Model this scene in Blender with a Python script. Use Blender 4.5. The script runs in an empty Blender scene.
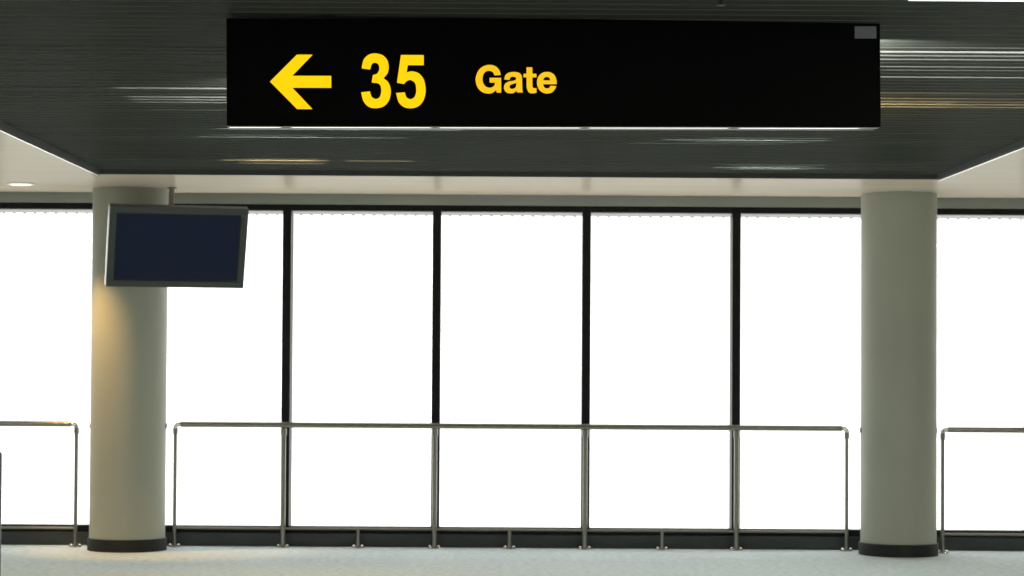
import bpy, bmesh, math, random
from mathutils import Vector, Matrix

random.seed(7)
SC = bpy.context.scene
COL = SC.collection
PI = math.pi

# ------------------------------------------------------------------ setup
SC.view_settings.view_transform = 'Standard'
SC.view_settings.look = 'None'
SC.view_settings.gamma = 1.0
SC.view_settings.exposure = 0.0
SC.view_settings.use_curve_mapping = False
try:
    SC.cycles.use_denoising = True
    SC.cycles.sample_clamp_indirect = 4.0
    SC.cycles.max_bounces = 10
    SC.cycles.transparent_max_bounces = 16
    SC.cycles.caustics_reflective = False
    SC.cycles.caustics_refractive = False
except Exception:
    pass

# ------------------------------------------------------------------ dimensions (metres; camera looks along +Y)
CAM_Z = 1.729
CEIL = 3.17            # cream soffit
WALL = 21.62           # inner face of the glazed wall
RAIL_Y = 21.49
COL_Y = 21.15
COL_X = (-3.176, 3.604)
COL_R = 0.331
MUL0, PITCH = -1.829, 1.3513
SLAT_Z = 3.208         # underside of the slats
PANEL = (-3.17, 3.62, 6.0, 19.39)

# ------------------------------------------------------------------ helpers
def link(o, parent=None):
    COL.objects.link(o)
    if parent is not None:
        o.parent = parent
    return o

def tag(o, label=None, cat=None, group=None, kind=None):
    if label: o['label'] = label
    if cat: o['category'] = cat
    if group: o['group'] = group
    if kind: o['kind'] = kind
    return o

def empty(name, loc, rot=(0, 0, 0)):
    o = bpy.data.objects.new(name, None)
    o.empty_display_size = 0.1
    o.location = loc
    o.rotation_euler = rot
    return link(o)

class MB:
    """collects shapes and links them as one mesh object"""
    def __init__(self):
        self.bm = bmesh.new()

    def box(self, x0, x1, y0, y1, z0, z1, bevel=0.0, seg=2):
        r = bmesh.ops.create_cube(self.bm, size=1.0)
        vs = r['verts']
        for v in vs:
            v.co = Vector(((x0 + x1) / 2 + v.co.x * (x1 - x0),
                           (y0 + y1) / 2 + v.co.y * (y1 - y0),
                           (z0 + z1) / 2 + v.co.z * (z1 - z0)))
        if bevel > 0:
            es = list({e for v in vs for e in v.link_edges})
            bmesh.ops.bevel(self.bm, geom=es, offset=bevel, segments=seg, profile=0.5, affect='EDGES')
        return self

    def lathe(self, prof, cx=0, cy=0, seg=48, axis='Z'):
        """prof: list of (radius, height) from bottom to top"""
        rings = []
        for r, h in prof:
            if r < 1e-6:
                rings.append([self.bm.verts.new((cx, cy, h))])
            else:
                rings.append([self.bm.verts.new((cx + r * math.cos(2 * PI * k / seg),
                                                 cy + r * math.sin(2 * PI * k / seg), h)) for k in range(seg)])
        for a, b in zip(rings, rings[1:]):
            for k in range(seg):
                k2 = (k + 1) % seg
                if len(a) == 1 and len(b) == 1:
                    continue
                if len(a) == 1:
                    self.bm.faces.new((a[0], b[k2], b[k]))
                elif len(b) == 1:
                    self.bm.faces.new((a[k], a[k2], b[0]))
                else:
                    self.bm.faces.new((a[k], a[k2], b[k2], b[k]))
        return self

    def tube(self, pts, r, seg=16, caps=True):
        """round tube along a polyline"""
        pts = [Vector(p) for p in pts]
        rings = []
        up = None
        for i, p in enumerate(pts):
            if i == 0: t = pts[1] - pts[0]
            elif i == len(pts) - 1: t = pts[-1] - pts[-2]
            else: t = (pts[i + 1] - p).normalized() + (p - pts[i - 1]).normalized()
            t.normalize()
            if up is None:
                up = Vector((0, 1, 0)) if abs(t.y) < 0.9 else Vector((1, 0, 0))
            a = (up - t * up.dot(t)).normalized()
            b = t.cross(a)
            up = a
            rings.append([self.bm.verts.new(p + (a * math.cos(2 * PI * k / seg) + b * math.sin(2 * PI * k / seg)) * r)
                          for k in range(seg)])
        for A, B in zip(rings, rings[1:]):
            for k in range(seg):
                k2 = (k + 1) % seg
                self.bm.faces.new((A[k], A[k2], B[k2], B[k]))
        if caps:
            self.bm.faces.new(list(reversed(rings[0])))
            self.bm.faces.new(rings[-1])
        return self

    def prism_x(self, prof, x0, x1):
        """closed profile of (y, z) extruded along X"""
        a = [self.bm.verts.new((x0, y, z)) for y, z in prof]
        b = [self.bm.verts.new((x1, y, z)) for y, z in prof]
        n = len(prof)
        for k in range(n):
            k2 = (k + 1) % n
            self.bm.faces.new((a[k], a[k2], b[k2], b[k]))
        self.bm.faces.new(list(reversed(a)))
        self.bm.faces.new(b)
        return self

    def build(self, name, mat, parent=None, smooth=True, loc=None):
        bmesh.ops.recalc_face_normals(self.bm, faces=self.bm.faces[:])
        me = bpy.data.meshes.new(name)
        self.bm.to_mesh(me)
        self.bm.free()
        me.materials.append(mat)
        if smooth:
            for p in me.polygons: p.use_smooth = True
            try: me.set_sharp_from_angle(angle=math.radians(35))
            except Exception: pass
        o = bpy.data.objects.new(name, me)
        if loc: o.location = loc
        return link(o, parent)

def copy_tree(o, parent=None):
    c = o.copy()
    COL.objects.link(c)
    c.parent = parent
    for ch in list(o.children):
        copy_tree(ch, c)
    return c

# ------------------------------------------------------------------ materials
def mat(name, rgb, rough=0.5, metal=0.0, spec=0.5, emit=None, estr=0.0):
    m = bpy.data.materials.new(name)
    m.use_nodes = True
    b = m.node_tree.nodes['Principled BSDF']
    b.inputs['Base Color'].default_value = (*rgb, 1)
    b.inputs['Roughness'].default_value = rough
    b.inputs['Metallic'].default_value = metal
    b.inputs['Specular IOR Level'].default_value = spec
    if emit:
        b.inputs['Emission Color'].default_value = (*emit, 1)
        b.inputs['Emission Strength'].default_value = estr
    return m

def mottle(m, c0, c1, scale, detail=4, stretch=(1, 1, 1), bump=0.0, rough=None):
    """noise between two colours of the same surface, optional bump"""
    nt = m.node_tree
    b = nt.nodes['Principled BSDF']
    tc = nt.nodes.new('ShaderNodeTexCoord')
    mp = nt.nodes.new('ShaderNodeMapping')
    mp.inputs['Scale'].default_value = stretch
    nz = nt.nodes.new('ShaderNodeTexNoise')
    nz.inputs['Scale'].default_value = scale
    nz.inputs['Detail'].default_value = detail
    rp = nt.nodes.new('ShaderNodeValToRGB')
    rp.color_ramp.elements[0].position = 0.3
    rp.color_ramp.elements[1].position = 0.7
    rp.color_ramp.elements[0].color = (*c0, 1)
    rp.color_ramp.elements[1].color = (*c1, 1)
    nt.links.new(tc.outputs['Object'], mp.inputs['Vector'])
    nt.links.new(mp.outputs['Vector'], nz.inputs['Vector'])
    nt.links.new(nz.outputs['Fac'], rp.inputs['Fac'])
    nt.links.new(rp.outputs['Color'], b.inputs['Base Color'])
    if bump:
        bp = nt.nodes.new('ShaderNodeBump')
        bp.inputs['Strength'].default_value = bump
        bp.inputs['Distance'].default_value = 0.01
        nt.links.new(nz.outputs['Fac'], bp.inputs['Height'])
        nt.links.new(bp.outputs['Normal'], b.inputs['Normal'])
    if rough:
        mr = nt.nodes.new('ShaderNodeMapRange')
        mr.inputs['To Min'].default_value = rough[0]
        mr.inputs['To Max'].default_value = rough[1]
        nt.links.new(nz.outputs['Fac'], mr.inputs['Value'])
        nt.links.new(mr.outputs['Result'], b.inputs['Roughness'])
    return m

M = {}
M['carpet'] = mottle(mat('carpet', (.3, .33, .34), .85, spec=.2), (.63, .73, .765), (.88, .97, .985), 17, 7, bump=.3)
def satin(name, c0, c1, gloss, fac, rough, scale, stretch):
    '''matte paint with a thin satin reflection'''
    m = bpy.data.materials.new(name)
    m.use_nodes = True
    nt = m.node_tree
    nt.nodes.clear()
    N = nt.nodes.new
    out = N('ShaderNodeOutputMaterial')
    tc = N('ShaderNodeTexCoord')
    mp = N('ShaderNodeMapping')
    mp.inputs['Scale'].default_value = stretch
    nz = N('ShaderNodeTexNoise')
    nz.inputs['Scale'].default_value = scale
    rp = N('ShaderNodeValToRGB')
    rp.color_ramp.elements[0].position = .3
    rp.color_ramp.elements[1].position = .7
    rp.color_ramp.elements[0].color = (*c0, 1)
    rp.color_ramp.elements[1].color = (*c1, 1)
    di = N('ShaderNodeBsdfDiffuse')
    gl = N('ShaderNodeBsdfGlossy')
    gl.inputs['Color'].default_value = (*gloss, 1)
    gl.inputs['Roughness'].default_value = rough
    mx = N('ShaderNodeMixShader')
    mx.inputs['Fac'].default_value = fac
    L = nt.links.new
    L(tc.outputs['Object'], mp.inputs['Vector'])
    L(mp.outputs['Vector'], nz.inputs['Vector'])
    L(nz.outputs['Fac'], rp.inputs['Fac'])
    L(rp.outputs['Color'], di.inputs['Color'])
    L(di.outputs[0], mx.inputs[1])
    L(gl.outputs[0], mx.inputs[2])
    L(mx.outputs[0], out.inputs['Surface'])
    return m
M['soffit'] = satin('soffit_paint', (.60, .52, .405), (.64, .555, .435), (1, .96, .9), .15, .22, 1.2, (.4, 3, 1))
M['slat'] = satin('slat_metal', (.038, .041, .035), (.048, .052, .045), (.8, .82, .78), .012, .3, 5, (.15, 6.7, 1))
M['slat_edge'] = mat('slat_edge_metal', (.13, .135, .125), .45, 1.0)
M['recess'] = mat('recess_side', (.09, .097, .09), .6, spec=.1)

M['slat_back'] = mat('slat_backing', (.02, .02, .018), .9, spec=.1)
M['header'] = mottle(mat('header_paint', (.3, .3, .26), .5), (.36, .38, .36), (.40, .42, .39), 2, 2)
M['room'] = mottle(mat('room_paint', (.3, .29, .26), .7), (.28, .27, .24), (.32, .31, .28), 1.5, 2)
M['column'] = mottle(mat('column_paint', (.6, .6, .5), .55, spec=.3), (.45, .465, .39), (.48, .495, .415), 1.5, 3)
M['skirt'] = mat('skirt_vinyl', (.02, .023, .023), .55, spec=.3)
M['base_panel'] = mottle(mat('base_panel', (.03, .032, .033), .6, spec=.3), (.056, .064, .066), (.068, .077, .08), 4, 2)
M['frame'] = mat('window_frame_black', (.010, .011, .012), .5, spec=.2)
M['alu'] = mat('aluminium', (.62, .62, .58), .35, 1.0)
M['steel'] = mottle(mat('brushed_steel', (.5, .48, .42), .3, 1.0), (.27, .262, .225), (.33, .32, .275), 12, 3, (1, 1, 8))
M['steel_dark'] = mat('dull_steel', (.26, .24, .19), .4, 1.0)
M['chrome'] = mat('chrome', (.8, .79, .74), .12, 1.0)
def strip_mat():
    m = bpy.data.materials.new('translucent_strip')
    m.use_nodes = True
    nt = m.node_tree
    nt.nodes.clear()
    out = nt.nodes.new('ShaderNodeOutputMaterial')
    tl = nt.nodes.new('ShaderNodeBsdfTranslucent')
    tl.inputs['Color'].default_value = (.62, .62, .61, 1)
    nt.links.new(tl.outputs[0], out.inputs['Surface'])
    return m
M['strip'] = strip_mat()
M['trimwhite'] = mat('white_trim', (.85, .85, .82), .35)
M['trim_metal'] = mat('polished_trim', (.62, .60, .55), .25, 1.0)
M['sign_black'] = mat('sign_black', (.0012, .0016, .0017), .35, spec=.12)
M['sign_lip'] = mat('sign_lip_polished', (.75, .75, .73), .06, 1.0)
M['yellow'] = mat('sign_yellow', (.8, .5, .0), .5, emit=(1.0, .60, .001), estr=.98)
M['yellow_word'] = mat('sign_yellow_word', (.7, .45, .01), .5, emit=(.92, .53, .012), estr=.92)
M['sticker'] = mat('grey_sticker', (.24, .25, .27), .6)
M['tv_frame'] = mat('monitor_frame', (.07, .082, .082), .45, spec=.4)
M['tv_side'] = mat('monitor_side_silver', (.75, .75, .73), .35, .6)
M['tv_screen'] = mat('monitor_screen', (.006, .009, .022), .3, spec=.15, emit=(.0035, .0055, .0145), estr=1.0)
M['tv_gap'] = mat('monitor_gap', (.003, .003, .005), .5)
M['lens'] = mat('lamp_lens', (.9, .85, .75), .4, emit=(1, .86, .62), estr=1.6)
M['tube_light'] = mat('tube_light', (.9, .9, .9), .4, emit=(1, 1, .96), estr=1.0)
M['brass'] = mat('sprinkler_metal', (.12, .12, .11), .35, 1.0)
M['grey_post'] = mat('post_grey', (.16, .17, .15), .45, .5)

def glass():
    m = bpy.data.materials.new('window_glass')
    m.use_nodes = True
    nt = m.node_tree
    nt.nodes.clear()
    out = nt.nodes.new('ShaderNodeOutputMaterial')
    tr = nt.nodes.new('ShaderNodeBsdfTransparent')
    tr.inputs['Color'].default_value = (.97, .98, .97, 1)
    gl = nt.nodes.new('ShaderNodeBsdfGlossy')
    gl.inputs['Roughness'].default_value = .02
    mx = nt.nodes.new('ShaderNodeMixShader')
    mx.inputs['Fac'].default_value = .05
    nt.links.new(tr.outputs[0], mx.inputs[1])
    nt.links.new(gl.outputs[0], mx.inputs[2])
    nt.links.new(mx.outputs[0], out.inputs['Surface'])
    return m
M['glass'] = glass()

# ------------------------------------------------------------------ world: bright white haze outside
w = bpy.data.worlds.new('haze')
SC.world = w
w.use_nodes = True
bg = w.node_tree.nodes['Background']
bg.inputs['Color'].default_value = (1.0, 1.0, 0.99, 1)
bg.inputs['Strength'].default_value = 2.3

# ------------------------------------------------------------------ setting
X0, X1, Y0 = -9.0, 9.6, -5.0
fl = MB().box(X0, X1, Y0, WALL + .3, -.2, 0).build('floor', M['carpet'], smooth=False)
tag(fl, 'speckled blue-grey carpet floor in front of the windows', 'floor', kind='structure')

px0, px1, py0, py1 = PANEL
c = MB()
c.box(X0, px0, Y0, WALL + .3, CEIL, CEIL + .3)
c.box(px1, X1, Y0, WALL + .3, CEIL, CEIL + .3)
c.box(px0, px1, py1, WALL + .3, CEIL, CEIL + .3)
c.box(px0, px1, Y0, py0, CEIL, CEIL + .3)
c = c.build('ceiling', M['soffit'], smooth=False)
tag(c, 'glossy cream painted ceiling around the dark slatted panel', 'ceiling', kind='structure')

# dark linear-slat ceiling: slats running left to right, set in the recess; some fronts are lowered to catch the added streak lamps
sl = MB()
pitch = 0.15
edge_rows = []
SD = 1.006
low = {11.42: .002, 11.57: .006, 11.72: .004, 11.87: .0035, 12.17: .003, 12.32: .002, 12.5: .0035, 13.36: .0055, 13.52: .003, 13.75: .0055,
       13.9: .005, 14.1: .0045, 14.5: .003, 14.9: .0015, 15.7: .0035, 16.25: .0045, 16.1: .003, 16.4: .003, 16.6: .002, 18.05: .0025, 18.35: .003, 18.82: .003, 18.2: .005, 18.5: .004, 18.67: .004}
k_ = 0
while py0 + .02 + pitch * (k_ + 1) < py1:
    y = py0 + .02 + pitch * k_
    k_ += 1
    wd = pitch - .024
    z = SLAT_Z + random.uniform(-.0006, .0006)
    zf = z
    for d, dz in low.items():
        if k_ - 1 == round((d * SD - py0 - .02) / pitch):
            zf = z - dz * 1.1
            break
    y0_, y1_ = y, y + wd
    prof = [(y0_, SLAT_Z + .05)]
    rr = .0015
    for k in range(5):
        a = PI / 2 * k / 4
        prof.append((y0_ + rr - rr * math.cos(a), zf + rr - rr * math.sin(a)))
    for k in range(5):
        a = PI / 2 * k / 4
        prof.append((y1_ - rr + rr * math.sin(a), z + rr - rr * math.cos(a)))
    prof.append((y1_, SLAT_Z + .05))
    n0 = len(sl.bm.faces)
    sl.prism_x(prof, px0 + .03, px1 - .03)
    sl.bm.faces.ensure_lookup_table()
    for f in range(n0, n0 + 4):
        sl.bm.faces[f].material_index = 1
sl = sl.build('slatted_ceiling', M['slat'])
sl.data.materials.append(M['slat_edge'])
tag(sl, 'dark grey metal slat ceiling panel behind and above the gate sign', 'ceiling', kind='structure')
bk = MB().box(px0, px1, py0, py1, CEIL + .27, CEIL + .29).build('backing', M['slat_back'], sl, smooth=False)
# recess sides
rs = MB()
rs.box(px0 + .0005, px0 + .012, py0, py1, CEIL + .002, CEIL + .26)
rs.box(px1 - .012, px1 - .0005, py0, py1, CEIL + .002, CEIL + .26)
rs.box(px0 + .012, px1 - .012, py1 - .012, py1 - .0005, CEIL + .002, CEIL + .26)
rs.build('recess_side', M['recess'], sl, smooth=False)

for n, (xa, xb) in enumerate(((px0 - .012, px0 + .004), (px1 - .004, px1 + .012))):
    t = MB().box(xa, xb, py0, py1, CEIL - .012, CEIL + .001, .002).build('trim_%d' % (n + 1), M['trim_metal'], smooth=False)
    tag(t, ('bright white edge trim along the left side of the dark slat ceiling',
            'bright white edge trim along the right side of the dark slat ceiling')[n], 'trim', kind='structure')

# glazed wall: header, low dark base, solid ends
NB0, NB1 = -4, 6
GX0, GX1 = MUL0 + NB0 * PITCH, MUL0 + NB1 * PITCH
ZB, ZS, ZT, ZH = .117, .178, 3.020, 3.076
wf = MB()
wf.box(X0, X1, WALL - .03, WALL + .3, ZH, CEIL)
wf.box(X0, GX0 - .04, WALL, WALL + .3, 0, ZH)
wf.box(GX1 + .04, X1, WALL, WALL + .3, 0, ZH)
wf = wf.build('wall_far', M['header'], smooth=False)
tag(wf, 'grey-green wall band running above the tall windows', 'wall', kind='structure')
bb = MB().box(GX0 - .04, GX1 + .04, WALL - .02, WALL + .25, 0, ZB, .004).build('baseboard_far', M['base_panel'], smooth=False)
tag(bb, 'low dark grey base panel running below the windows', 'baseboard', kind='structure')
for nm, b in (('wall_left', (X0 - .2, X0, Y0, WALL + .3, 0, CEIL)), ('wall_right', (X1, X1 + .2, Y0, WALL + .3, 0, CEIL)),
              ('wall_back', (X0, X1, Y0 - .2, Y0, 0, CEIL))):
    o = MB().box(*b).build(nm, M['room'], smooth=False)
    tag(o, {'wall_left': 'plain wall closing the hall far out on one side', 'wall_right': 'plain wall closing the hall far out on the other side',
            'wall_back': 'plain wall closing the hall behind the viewer'}[nm], 'wall', kind='structure')

desc = {-2: 'tall window bay outermost at the left, past the left column',
        -1: 'tall window bay partly behind the left column and hanging monitor',
        0: 'tall window bay under the arrow and number of the sign',
        1: 'tall window bay under the word on the sign',
        2: 'tall window bay under the blank right part of the sign',
        3: 'tall window bay partly hidden by the left side of the right column',
        4: 'tall window bay at the right, just past the right column'}
for i in range(NB0, NB1):
    xa, xb = MUL0 + i * PITCH, MUL0 + (i + 1) * PITCH
    m = MB()
    m.box(xa + .034, xb - .042, WALL - .012, WALL + .12, ZT, ZH - .001, .003)     # transom
    m.box(xa + .034, xb - .042, WALL + .005, WALL + .12, ZB + .001, ZS, .003)       # sill
    fr = m.build('window_%d' % (i - NB0 + 1), M['frame'], smooth=False)
    tag(fr, desc.get(i, 'tall window bay beyond the %s edge of the view' % ('left' if i < 0 else 'right')), 'window', kind='structure')
    MB().box(xa + .02, xb - .02, WALL + .058, WALL + .066, ZS - .02, ZT + .02).build('pane', M['glass'], fr, smooth=False)
    mu = MB().box(xa - .042, xa + .034, WALL - .012, WALL + .15, ZB + .001, ZH - .001, .004).build('mullion', M['frame'], fr, smooth=False)
    MB().box(xa - .02, xa + .02, WALL + .43, WALL + .48, ZB, ZH, .003).build('outer_fin', M['alu'], fr, smooth=False)
    if i == NB1 - 1:
        MB().box(xb - .042, xb + .034, WALL - .012, WALL + .15, ZB + .001, ZH - .001, .004).build('mullion', M['frame'], fr, smooth=False)
    # scalloped strip of a raised outside shade, just under the head of the glass
    s = MB()
    s.box(xa + .001, xb - .001, WALL + .172, WALL + .175, ZT - .024, ZT + .03)
    for k in range(13):
        cx = xa + .06 + (xb - xa - .12) * (k + .5) / 13
        s.box(cx - .012, cx + .012, WALL + .172, WALL + .175, ZT - .036, ZT - .024)
    s.build('shade_strip', M['strip'], fr, smooth=False)

# ------------------------------------------------------------------ columns
def column(x, label):
    r = COL_R
    o = MB().lathe([(0, 0), (r, 0), (r, CEIL - .001), (0, CEIL - .001)], seg=96).build('column', M['column'], loc=(x, COL_Y, 0))
    tag(o, label, 'column', 'round columns by the window wall', 'thing')
    MB().lathe([(r - .01, .0), (r + .016, .0), (r + .016, .098), (r + .012, .106), (r - .01, .108)], seg=96).build('base_skirt', M['skirt'], o)
    for s in (-1, 1):
        b = MB().tube([(s * (r - .02), 0, 1.088), (s * (r + .009), 0, 1.088)], .024, 20).build('wall_bumper', M['steel'], o)
    return o
column(COL_X[0], 'thick round cream column behind the hanging monitor, with warm light on it')
column(COL_X[1], 'thick round grey-green column without a monitor, right of the windows')

# ------------------------------------------------------------------ handrails
TOP_Z, LOW_Z = 1.092, .168
def flange(parent, x):
    f = MB().lathe([(0, 0), (.044, 0), (.044, .006), (.03, .012), (0, .012)], seg=32).build('base_flange', M['steel'], parent)
    f.location = (0, 0, 0)
    for s in (-1, 1):
        b = MB().lathe([(.02, .002), (.02, .014), (.016, .022), (.008, .027), (0, .028)], cx=s * .036, seg=16).build('bolt_cap', M['chrome'], parent)
    return f

def railing(xs, ends, stubs, x_from, x_to, label, ry=RAIL_Y):
    """xs post positions; ends: which posts carry an end elbow (-1 left end, +1 right end, 0 middle)"""
    root = empty('handrail', ((x_from + x_to) / 2, ry, 0))
    tag(root, label, 'handrail', 'steel handrails along the windows')
    ox = root.location.x
    la, lb = x_from - ox, x_to - ox
    MB().tube([(la, 0, TOP_Z), (lb, 0, TOP_Z)], .0255, 20).build('top_rail', M['steel'], root)
    MB().tube([(xs[0] - ox + .012 if ends[0] else la, 0, LOW_Z), (xs[-1] - ox - .012 if ends[-1] else lb, 0, LOW_Z)], .0105, 12).build('bottom_rail', M['steel_dark'], root)
    for x, e in zip(xs, ends):
        rp = .0165 if e else .0215
        p = MB().lathe([(0, 0.002), (rp, .002), (rp, TOP_Z - .02), (0, TOP_Z - .02)], seg=24).build('post', M['steel'], root)
        p.location = (x - ox, 0, 0)
        flange(p, 0)
        MB().lathe([(rp, TOP_Z - .09), (rp + .006, TOP_Z - .088), (rp + .006, TOP_Z - .035), (rp, TOP_Z - .03)], seg=24).build('collar', M['steel'], p)
        if e:
            R = .032
            pts = [(0, 0, TOP_Z - .06)]
            for k in range(7):
                a = PI / 2 * k / 6
                pts.append((-e * (R - R * math.cos(a)), 0, TOP_Z - R + R * math.sin(a)))
            pts.append((-e * (R + .02), 0, TOP_Z))
            MB().tube(pts, .0265 if False else .022, 18).build('elbow', M['chrome'], p)
    for x in stubs:
        p = MB().lathe([(0, .002), (.0165, .002), (.0165, LOW_Z), (0, LOW_Z)], seg=20).build('stub_post', M['steel'], root)
        p.location = (x - ox, 0, 0)
        flange(p, 0)
    return root

railing([-2.805, -1.837, -.484, .860, 2.213, 3.199], [-1, 0, 0, 0, 0, 1], [-1.165, .188, 1.55], -2.76, 3.154,
        'long steel handrail with short stub posts between the two columns')
railing([-6.37, -5.02, -3.672], [0, 0, 1], [-5.69], -7.3, -3.717, 'steel handrail ending just left of the left column', RAIL_Y - .1)
railing([4.022, 5.37, 6.72], [-1, 0, 0], [6.05], 4.067, 7.6, 'steel handrail starting just right of the right column', RAIL_Y - .18)

# ------------------------------------------------------------------ sign
def catmull(P, n=8):
    out = []
    Q = [(2 * P[0][0] - P[1][0], 2 * P[0][1] - P[1][1])] + list(P) + [(2 * P[-1][0] - P[-2][0], 2 * P[-1][1] - P[-2][1])]
    for i in range(1, len(Q) - 2):
        p0, p1, p2, p3 = Q[i - 1], Q[i], Q[i + 1], Q[i + 2]
        for k in range(n):
            t = k / n
            out.append(tuple(.5 * (2 * p1[j] + (p2[j] - p0[j]) * t + (2 * p0[j] - 5 * p1[j] + 4 * p2[j] - p3[j]) * t * t
                                   + (3 * p1[j] - p0[j] - 3 * p2[j] + p3[j]) * t ** 3) for j in (0, 1)))
    out.append(tuple(P[-1]))
    return out

def outline(segs):
    """segs: lists of points; lists of two are straight, longer ones smooth"""
    pts = []
    for s in segs:
        pts += list(s) if len(s) <= 2 else catmull(s)
    res = []
    for p in pts:
        if not res or abs(p[0] - res[-1][0]) + abs(p[1] - res[-1][1]) > .01:
            res.append(p)
    if abs(res[0][0] - res[-1][0]) + abs(res[0][1] - res[-1][1]) < .01:
        res.pop()
    return res

SW, SH, ST = 2.883, .4765, .16        # sign cabinet width, height, depth
def flat(name, loops, to_local, material, parent, thick=.003):
    cu = bpy.data.curves.new(name, 'CURVE')
    cu.dimensions = '2D'
    cu.fill_mode = 'BOTH'
    cu.extrude = thick / 2
    for lp in loops:
        sp = cu.splines.new('POLY')
        sp.points.add(len(lp) - 1)
        for p, q in zip(sp.points, lp):
            u, v = to_local(q)
            p.co = (u, v, 0, 1)
        sp.use_cyclic_u = True
    tmp = bpy.data.objects.new(name, cu)
    COL.objects.link(tmp)
    dg = bpy.context.evaluated_depsgraph_get()
    me = bpy.data.meshes.new_from_object(tmp.evaluated_get(dg))
    bpy.data.objects.remove(tmp)
    me.transform(Matrix.Rotation(PI / 2, 4, 'X'))
    me.transform(Matrix.Translation((0, -thick / 2 - .0004, 0)))
    me.materials.clear()
    me.materials.append(material)
    me.name = name
    o = bpy.data.objects.new(name, me)
    return link(o, parent)

K = 2.865 / 652.0
def from_trace(ox, oy, sc, cx=554.0, cy=80.0, g=1.0, dy=0.0):
    # trace units -> metres on the sign face (origin = middle of the bottom edge); g: size about (cx, cy)
    def f(q):
        x, yy = ox + q[0] / sc, oy + q[1] / sc + dy
        x, yy = cx + (x - cx) * g, cy + (yy - cy) * g
        return ((x - 554.0) * K - .009, (126.7 - yy) * K)
    return f

sign = empty('gate_sign', (.289, 10.5, 2.726), (0, math.radians(-.64), math.radians(4)))
tag(sign, 'long black overhead sign with yellow left arrow, 35 and Gate', 'sign')
MB().box(-SW / 2, SW / 2, 0, ST, .006, SH, .004).build('cabinet', M['sign_black'], sign, smooth=False)
tag(MB().box(-SW / 2 + .012, SW / 2 - .012, -.002, .024, .001, .006, .001).build('bottom_lip', M['sign_lip'], sign, smooth=False), 'polished metal underside')
for hx in (-1.0, -.3, .4, 1.1):
    MB().box(hx - .03, hx + .03, .11, .15, SH, SH + .06).build('hanger_bracket', M['brass'], sign, smooth=False)

arrow = [[(50, 298), (268, 78)], [(268, 78), (395, 78)], [(395, 78), (230, 250)], [(230, 250), (545, 250)],
         [(545, 250), (545, 347)], [(545, 347), (230, 347)], [(230, 347), (392, 520)], [(392, 520), (268, 520)]]
three = [[(55, 187), (72, 118), (112, 78), (165, 66), (225, 80), (263, 120), (275, 175), (266, 225), (232, 268)],
         [(232, 268), (268, 297), (288, 345), (290, 395), (275, 450), (235, 495), (170, 512), (112, 500), (70, 455), (50, 383)],
         [(50, 383), (122, 375)],
         [(122, 375), (135, 418), (168, 437), (200, 422), (214, 380), (214, 355), (206, 325), (184, 308), (137, 303)],
         [(137, 303), (146, 243)],
         [(146, 243), (178, 232), (196, 205), (199, 180), (189, 152), (162, 141), (138, 154), (124, 197)]]
five = [[(375, 78), (560, 78)], [(560, 78), (560, 160)], [(560, 160), (430, 160)], [(430, 160), (420, 222)],
        [(420, 222), (445, 213), (475, 212), (520, 228), (558, 275), (574, 345), (570, 405), (548, 462), (505, 500), (450, 512),
         (395, 500), (355, 460), (334, 388)],
        [(334, 388), (405, 382)],
        [(405, 382), (418, 422), (450, 438), (480, 424), (496, 390), (498, 350), (488, 305), (455, 282), (425, 288), (398, 314)],
        [(398, 314), (342, 304)]]
G_ = [[(430, 232), (415, 175), (365, 120), (290, 100), (210, 115), (140, 170), (102, 260), (102, 330), (130, 405), (190, 460),
       (265, 478), (320, 468), (368, 432)],
      [(368, 432), (378, 465)], [(378, 465), (435, 465)], [(435, 465), (435, 270)], [(435, 270), (283, 270)], [(283, 270), (283, 333)],
      [(283, 333), (355, 333)],
      [(355, 333), (345, 370), (310, 397), (270, 400), (225, 380), (195, 330), (190, 280), (205, 220), (240, 185), (285, 178), (325, 195), (350, 238)]]
a_ = [[(475, 290), (495, 230), (545, 200), (600, 192), (660, 200), (700, 230), (712, 280)],
      [(712, 280), (713, 400)], [(713, 400), (716, 440), (722, 462)], [(722, 462), (645, 462)], [(645, 462), (638, 440)],
      [(638, 440), (600, 468), (555, 474), (505, 462), (475, 420), (473, 385), (490, 345), (540, 318), (600, 307), (636, 288)],
      [(636, 288), (628, 265), (595, 253), (558, 265), (545, 297)]]
a_hole = [[(636, 335), (590, 350), (556, 365), (545, 388), (555, 410), (585, 415), (620, 400), (636, 368)]]
t_ = [[(195, 130), (272, 130)], [(272, 130), (272, 215)], [(272, 215), (325, 215)], [(325, 215), (325, 262)], [(325, 262), (272, 262)],
      [(272, 262), (272, 378)], [(272, 378), (278, 396), (292, 404), (325, 404)], [(325, 404), (325, 465)],
      [(325, 465), (270, 474), (222, 458), (197, 400)], [(195, 390), (195, 262)], [(195, 262), (155, 262)], [(155, 262), (155, 215)],
      [(155, 215), (195, 215)]]
e_ = [[(592, 352), (590, 300), (565, 235), (515, 198), (462, 190), (400, 205), (350, 255), (332, 330), (350, 405), (395, 455), (460, 475),
       (525, 462), (565, 425), (588, 378)],
      [(588, 378), (510, 372)],
      [(510, 372), (495, 398), (462, 408), (430, 395), (412, 352)]]
e_hole = [[(412, 302), (430, 268), (462, 255), (495, 268), (510, 302)]]
shift = lambda segs, d: [[(x + d, yy) for x, yy in s] for s in segs]
flat('arrow_symbol', [outline(arrow)], from_trace(264, 44, 8, 303, 81.3, .978), M['yellow'], sign)
flat('gate_number', [outline(three), outline(five)], from_trace(354, 44, 8, 393, 80.5, .978), M['yellow'], sign)
flat('gate_word', [outline(G_), outline(a_), outline(a_hole), outline(shift(t_, 576)), outline(shift(e_, 576)), outline(shift(e_hole, 576))],
     from_trace(466, 56, 12.8, 515, 79, .97, -.4), M['yellow_word'], sign)
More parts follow.
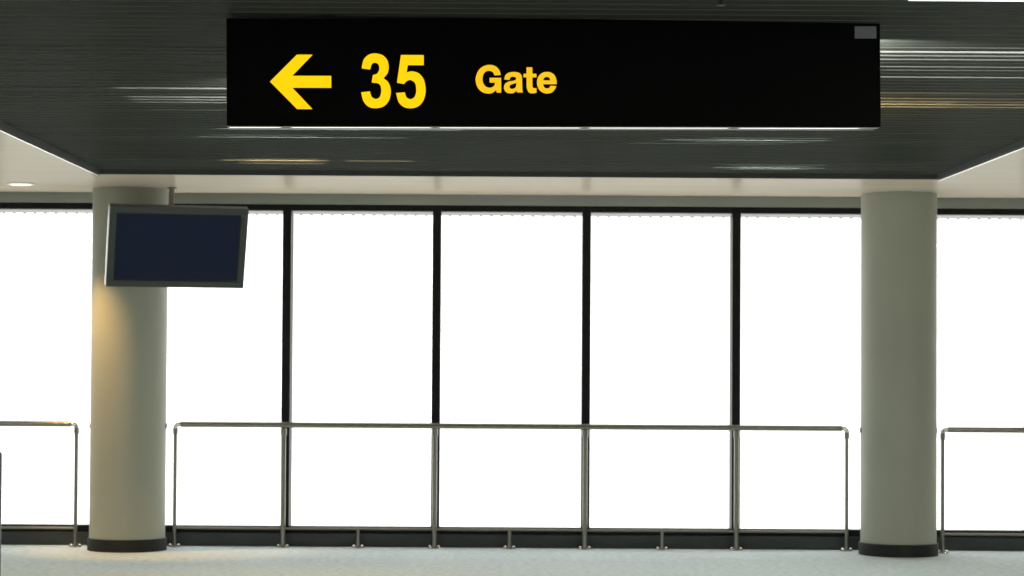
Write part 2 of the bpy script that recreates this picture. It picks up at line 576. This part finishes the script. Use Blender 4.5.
st = flat('sticker', [[(858, 23.6), (880, 23.6), (880, 35.8), (858, 35.8)]], from_trace(0, 0, 1), M['sticker'], sign)
tag(st, 'small grey sticker in the upper right corner')

# ------------------------------------------------------------------ hanging monitor
MW, MH, MT = 1.18, .722, .075
mx, my = -2.674, 20.5
mon = empty('hanging_monitor', (mx, my, 2.632))
tag(mon, 'flat monitor with dark blank screen hanging from the ceiling by the left column', 'monitor')
tilt = empty('housing_pivot', (0, 0, 0))
bpy.data.objects.remove(tilt)
RM = Matrix.Rotation(math.radians(15), 4, 'Z') @ Matrix.Rotation(math.radians(21.5), 4, 'X')
def mpart(mb, name, material, parent=mon, smooth=False):
    o = mb.build(name, material, parent, smooth)
    o.data.transform(RM)
    return o
fw = .058
f = MB()
f.box(-MW / 2, MW / 2, -.012, 0, MH / 2 - fw, MH / 2, .003)
f.box(-MW / 2, MW / 2, -.012, 0, -MH / 2, -MH / 2 + fw, .003)
f.box(-MW / 2, -MW / 2 + fw, -.012, 0, -MH / 2 + fw, MH / 2 - fw, .003)
f.box(MW / 2 - fw, MW / 2, -.012, 0, -MH / 2 + fw, MH / 2 - fw, .003)
mpart(f, 'bezel', M['tv_frame'])
tag(mpart(MB().box(-MW / 2 + .002, MW / 2 - .002, 0, MT, -MH / 2 + .002, MH / 2 - .002, .006), 'housing', M['tv_frame']), None)
tag(mpart(MB().box(-MW / 2 - .006, -MW / 2 + .002, -.010, MT, -MH / 2 + .002, MH / 2 - .002, .002), 'side_trim', M['tv_side']), 'bright silver side trim')
g = MB()
iw, ih, t_g = MW / 2 - fw, MH / 2 - fw, .012
g.box(-iw, iw, -.006, 0, ih - t_g, ih)
g.box(-iw, iw, -.006, 0, -ih, -ih + t_g * 1.6)
g.box(-iw, -iw + t_g, -.006, 0, -ih + t_g * 1.6, ih - t_g)
g.box(iw - t_g, iw, -.006, 0, -ih + t_g * 1.6, ih - t_g)
mpart(g, 'inner_frame', M['tv_gap'])
mpart(MB().box(-iw + t_g, iw - t_g, -.004, 0, -ih + t_g * 1.6, ih - t_g), 'screen', M['tv_screen'])
MB().tube([(-.10, .36, .02), (-.10, .36, CEIL - 2.632)], .024, 20).build('hanging_pole', M['steel'], mon)
MB().lathe([(0, CEIL - 2.632 - .012), (.042, CEIL - 2.632 - .012), (.042, CEIL - 2.632), (0, CEIL - 2.632)], cx=-.10, cy=.36, seg=32).build('ceiling_plate', M['steel'], mon)
mpart(MB().box(-.18, .02, MT, MT + .04, -.12, .12, .006), 'back_plate', M['tv_frame'])
MB().tube([(-.10, .10, .05), (-.10, .36, .05)], .02, 16).build('support_arm', M['tv_frame'], mon)

# ------------------------------------------------------------------ ceiling fittings
dl = empty('downlight', (-4.02, 20.5, CEIL))
tag(dl, 'round recessed downlight in the cream ceiling left of the left column', 'ceiling light')
MB().lathe([(.085, -.004), (.1, -.010), (.122, -.008), (.124, 0), (.085, 0)], seg=48).build('trim_ring', M['trimwhite'], dl)
MB().lathe([(0, -.016), (.05, -.015), (.086, -.012), (.086, -.001), (0, -.001)], seg=48).build('lens', M['lens'], dl)

sp = empty('sprinkler_head', (.92, 9.608, SLAT_Z - .004))
tag(sp, 'small dark sprinkler head on the slat ceiling above the sign', 'sprinkler')
MB().lathe([(0, -.012), (.028, -.012), (.034, -.004), (.034, 0), (0, 0)], seg=24).build('escutcheon', M['brass'], sp)
MB().lathe([(.009, -.06), (.009, .25)], seg=12).build('stem', M['brass'], sp)
MB().lathe([(0, -.066), (.018, -.066), (.02, -.062), (.0, -.06)], seg=16).build('deflector', M['brass'], sp)

ll = empty('linear_light', (2.5, 9.495, SLAT_Z - .035))
tag(ll, 'bright linear ceiling light at the top right above the sign', 'ceiling light')
MB().box(-.86, .9, -.08, .08, -.012, .028, .004).build('housing', M['grey_post'], ll, smooth=False)
for rx in (-.7, .74):
    for ry in (-.037,):
        MB().box(rx - .04, rx + .04, ry - .002, ry + .002, -.005, .29).build('hanger', M['brass'], ll, smooth=False)
MB().box(-.84, .88, -.045, .045, -.022, -.0125, .004).build('diffuser', M['tube_light'], ll, smooth=False)

# ------------------------------------------------------------------ foreground post at the left edge
po = empty('barrier_post', (-3.374, 16.5, 0))
tag(po, 'slim grey post standing at the extreme left edge of the view', 'post')
MB().lathe([(0, .02), (.032, .02), (.032, 1.02), (.028, 1.04), (0, 1.046)], seg=32).build('shaft', M['grey_post'], po)
MB().lathe([(0, 0), (.16, 0), (.16, .012), (.05, .026), (0, .026)], seg=48).build('base', M['grey_post'], po)

# ------------------------------------------------------------------ lamps
def lamp(name, kind, loc, power, color, size=.1, aim=None, **kw):
    L = bpy.data.lights.new(name, kind)
    L.energy = power
    L.color = color
    if kind == 'AREA':
        L.shape = 'RECTANGLE'
        L.size, L.size_y = size
    else:
        L.shadow_soft_size = size
    for k, v in kw.items(): setattr(L, k, v)
    o = bpy.data.objects.new(name, L)
    o.location = loc
    if aim is not None:
        o.rotation_euler = (Vector(aim) - Vector(loc)).to_track_quat('-Z', 'Y').to_euler()
    link(o)
    return o
WARM = (1, .60, .23)
lamp('downlight_lamp', 'SPOT', (-4.02, 20.45, CEIL - .06), 170, WARM, .05, aim=(-3.35, 20.9, 1.15), spot_size=math.radians(52), spot_blend=.9)
# unseen fill lights added at the ceiling to brighten fronts facing the camera
for x in (-5.5, 5.5):
    for yy in (-2, 3, 8, 13):
        lamp('hall_fill', 'AREA', (x, yy, CEIL - .02), 95, (1, .95, .85), (1.2, .3), aim=(x, yy, 0))
# added spots hidden behind the sign, for a glow on the slats beyond
for x, yy, z, p, colr, aim, ang in (
        (-1.0, 12.75, 3.08, 60, (1, .99, .93), (-1.3, 13.1, 3.5), 88),
        (-1.0, 15.1, 3.14, 40, (.95, 1, .95), (-1.4, 15.5, 3.6), 88),
        (1.55, 11.15, 3.06, 80, (.97, 1, .96), (2.1, 11.6, 3.55), 88),
        (1.6, 13.3, 3.09, 70, (1, .58, .18), (2.1, 13.7, 3.5), 88)):
    lamp('slat_glow_fill', 'SPOT', (x, yy, z), p, colr, .012, aim=aim, spot_size=math.radians(ang), spot_blend=.5)
# thin lamps added in gaps before lowered slats to draw the bright streaks: (from x, to x, slat distance, watts per metre, colour)
WH, GR, GO, PA = (1, .99, .94), (.86, 1, .93), (1, .74, .38), (1, .86, .62)
streaks = [(-2.05, -1.25, 18.2, 2.5, GO), (-1.85, -1.35, 18.2, 3.5, GO), (-1.95, -1.3, 18.5, 1.5, PA), (-1.1, -.6, 18.2, 1.5, GO),
         (-2.0, -.6, 16.25, 1.0, GR), (-1.75, -1.1, 16.25, 1.4, GR), (-1.8, -.2, 15.7, 1.6, GR), (-1.5, -.8, 15.7, 2.0, GR),
         (1.2, 2.3, 16.25, 1.2, GR), (1.55, 2.0, 16.25, 2.0, GR), (1.75, 2.6, 18.67, 1.6, GR), (1.95, 2.4, 18.67, 3.0, GR), (1.9, 2.5, 18.5, .8, GR),
         (1.0, 2.0, 16.6, .7, GR), (1.5, 2.3, 16.1, .6, GR), (1.4, 2.2, 16.4, .6, GR), (1.9, 2.5, 18.82, 1.0, GR), (1.8, 2.6, 18.35, .8, GR),
         (-1.9, -1.2, 16.1, .5, GR), (-1.9, -1.3, 18.05, .7, GO), (-1.9, -1.3, 18.35, .9, GO)]
streaks = [(a, b, d, 1.9 * p, c_) for a, b, d, p, c_ in streaks]
for d, p in ((13.36, 3.2), (13.75, 3.2), (13.9, 2.4), (14.1, 2.0), (14.5, 1.0)):
    for xe in (-1.25, -1.42, -1.6, -1.8, -2.1):
        streaks.append((xe, -.8, d, p * .6, WH))
for d, p in ((11.42, 2.0), (11.57, 7.0), (11.72, 3.0), (11.87, 3.0), (12.17, 2.2), (12.32, 1.5), (12.5, 3.0)):
    streaks.append((1.4, 3.5, d, p, WH))
for d, p in ((13.36, .8), (13.52, 1.5), (13.75, 2.0), (13.9, 4.5), (14.1, 3.0)):
    for xe in (2.4, 2.7, 3.4):
        streaks.append((1.3, xe, d, p * .6, GO))
for xa, xb, d, p, colr in streaks:
    k = round((d * SD - py0 - .02) / pitch)
    yy = py0 + .02 + pitch * k - .012
    x = (xa + xb) / 2
    lamp('streak_fill', 'AREA', (x, yy, SLAT_Z + .03), 1.9 * p * (xb - xa), colr, (xb - xa, .012), aim=(x, yy + .012, SLAT_Z))

# ------------------------------------------------------------------ camera
cd = bpy.data.cameras.new('camera')
cd.sensor_width = 36.0
cd.lens = 2400.0 / 1024.0 * 36.0
cd.shift_x = 22.0 / 1024.0
cd.clip_end = 200
cd.dof.use_dof = True
cd.dof.focus_distance = 10.5
cd.dof.aperture_fstop = 8.0
cam = bpy.data.objects.new('camera', cd)
cam.matrix_world = (Matrix.Translation((0, 0, CAM_Z)) @ Matrix.Rotation(PI / 2 + math.atan(67 / 2400.0), 4, 'X')
                    @ Matrix.Rotation(math.radians(.36), 4, 'Z'))
link(cam)
SC.camera = cam
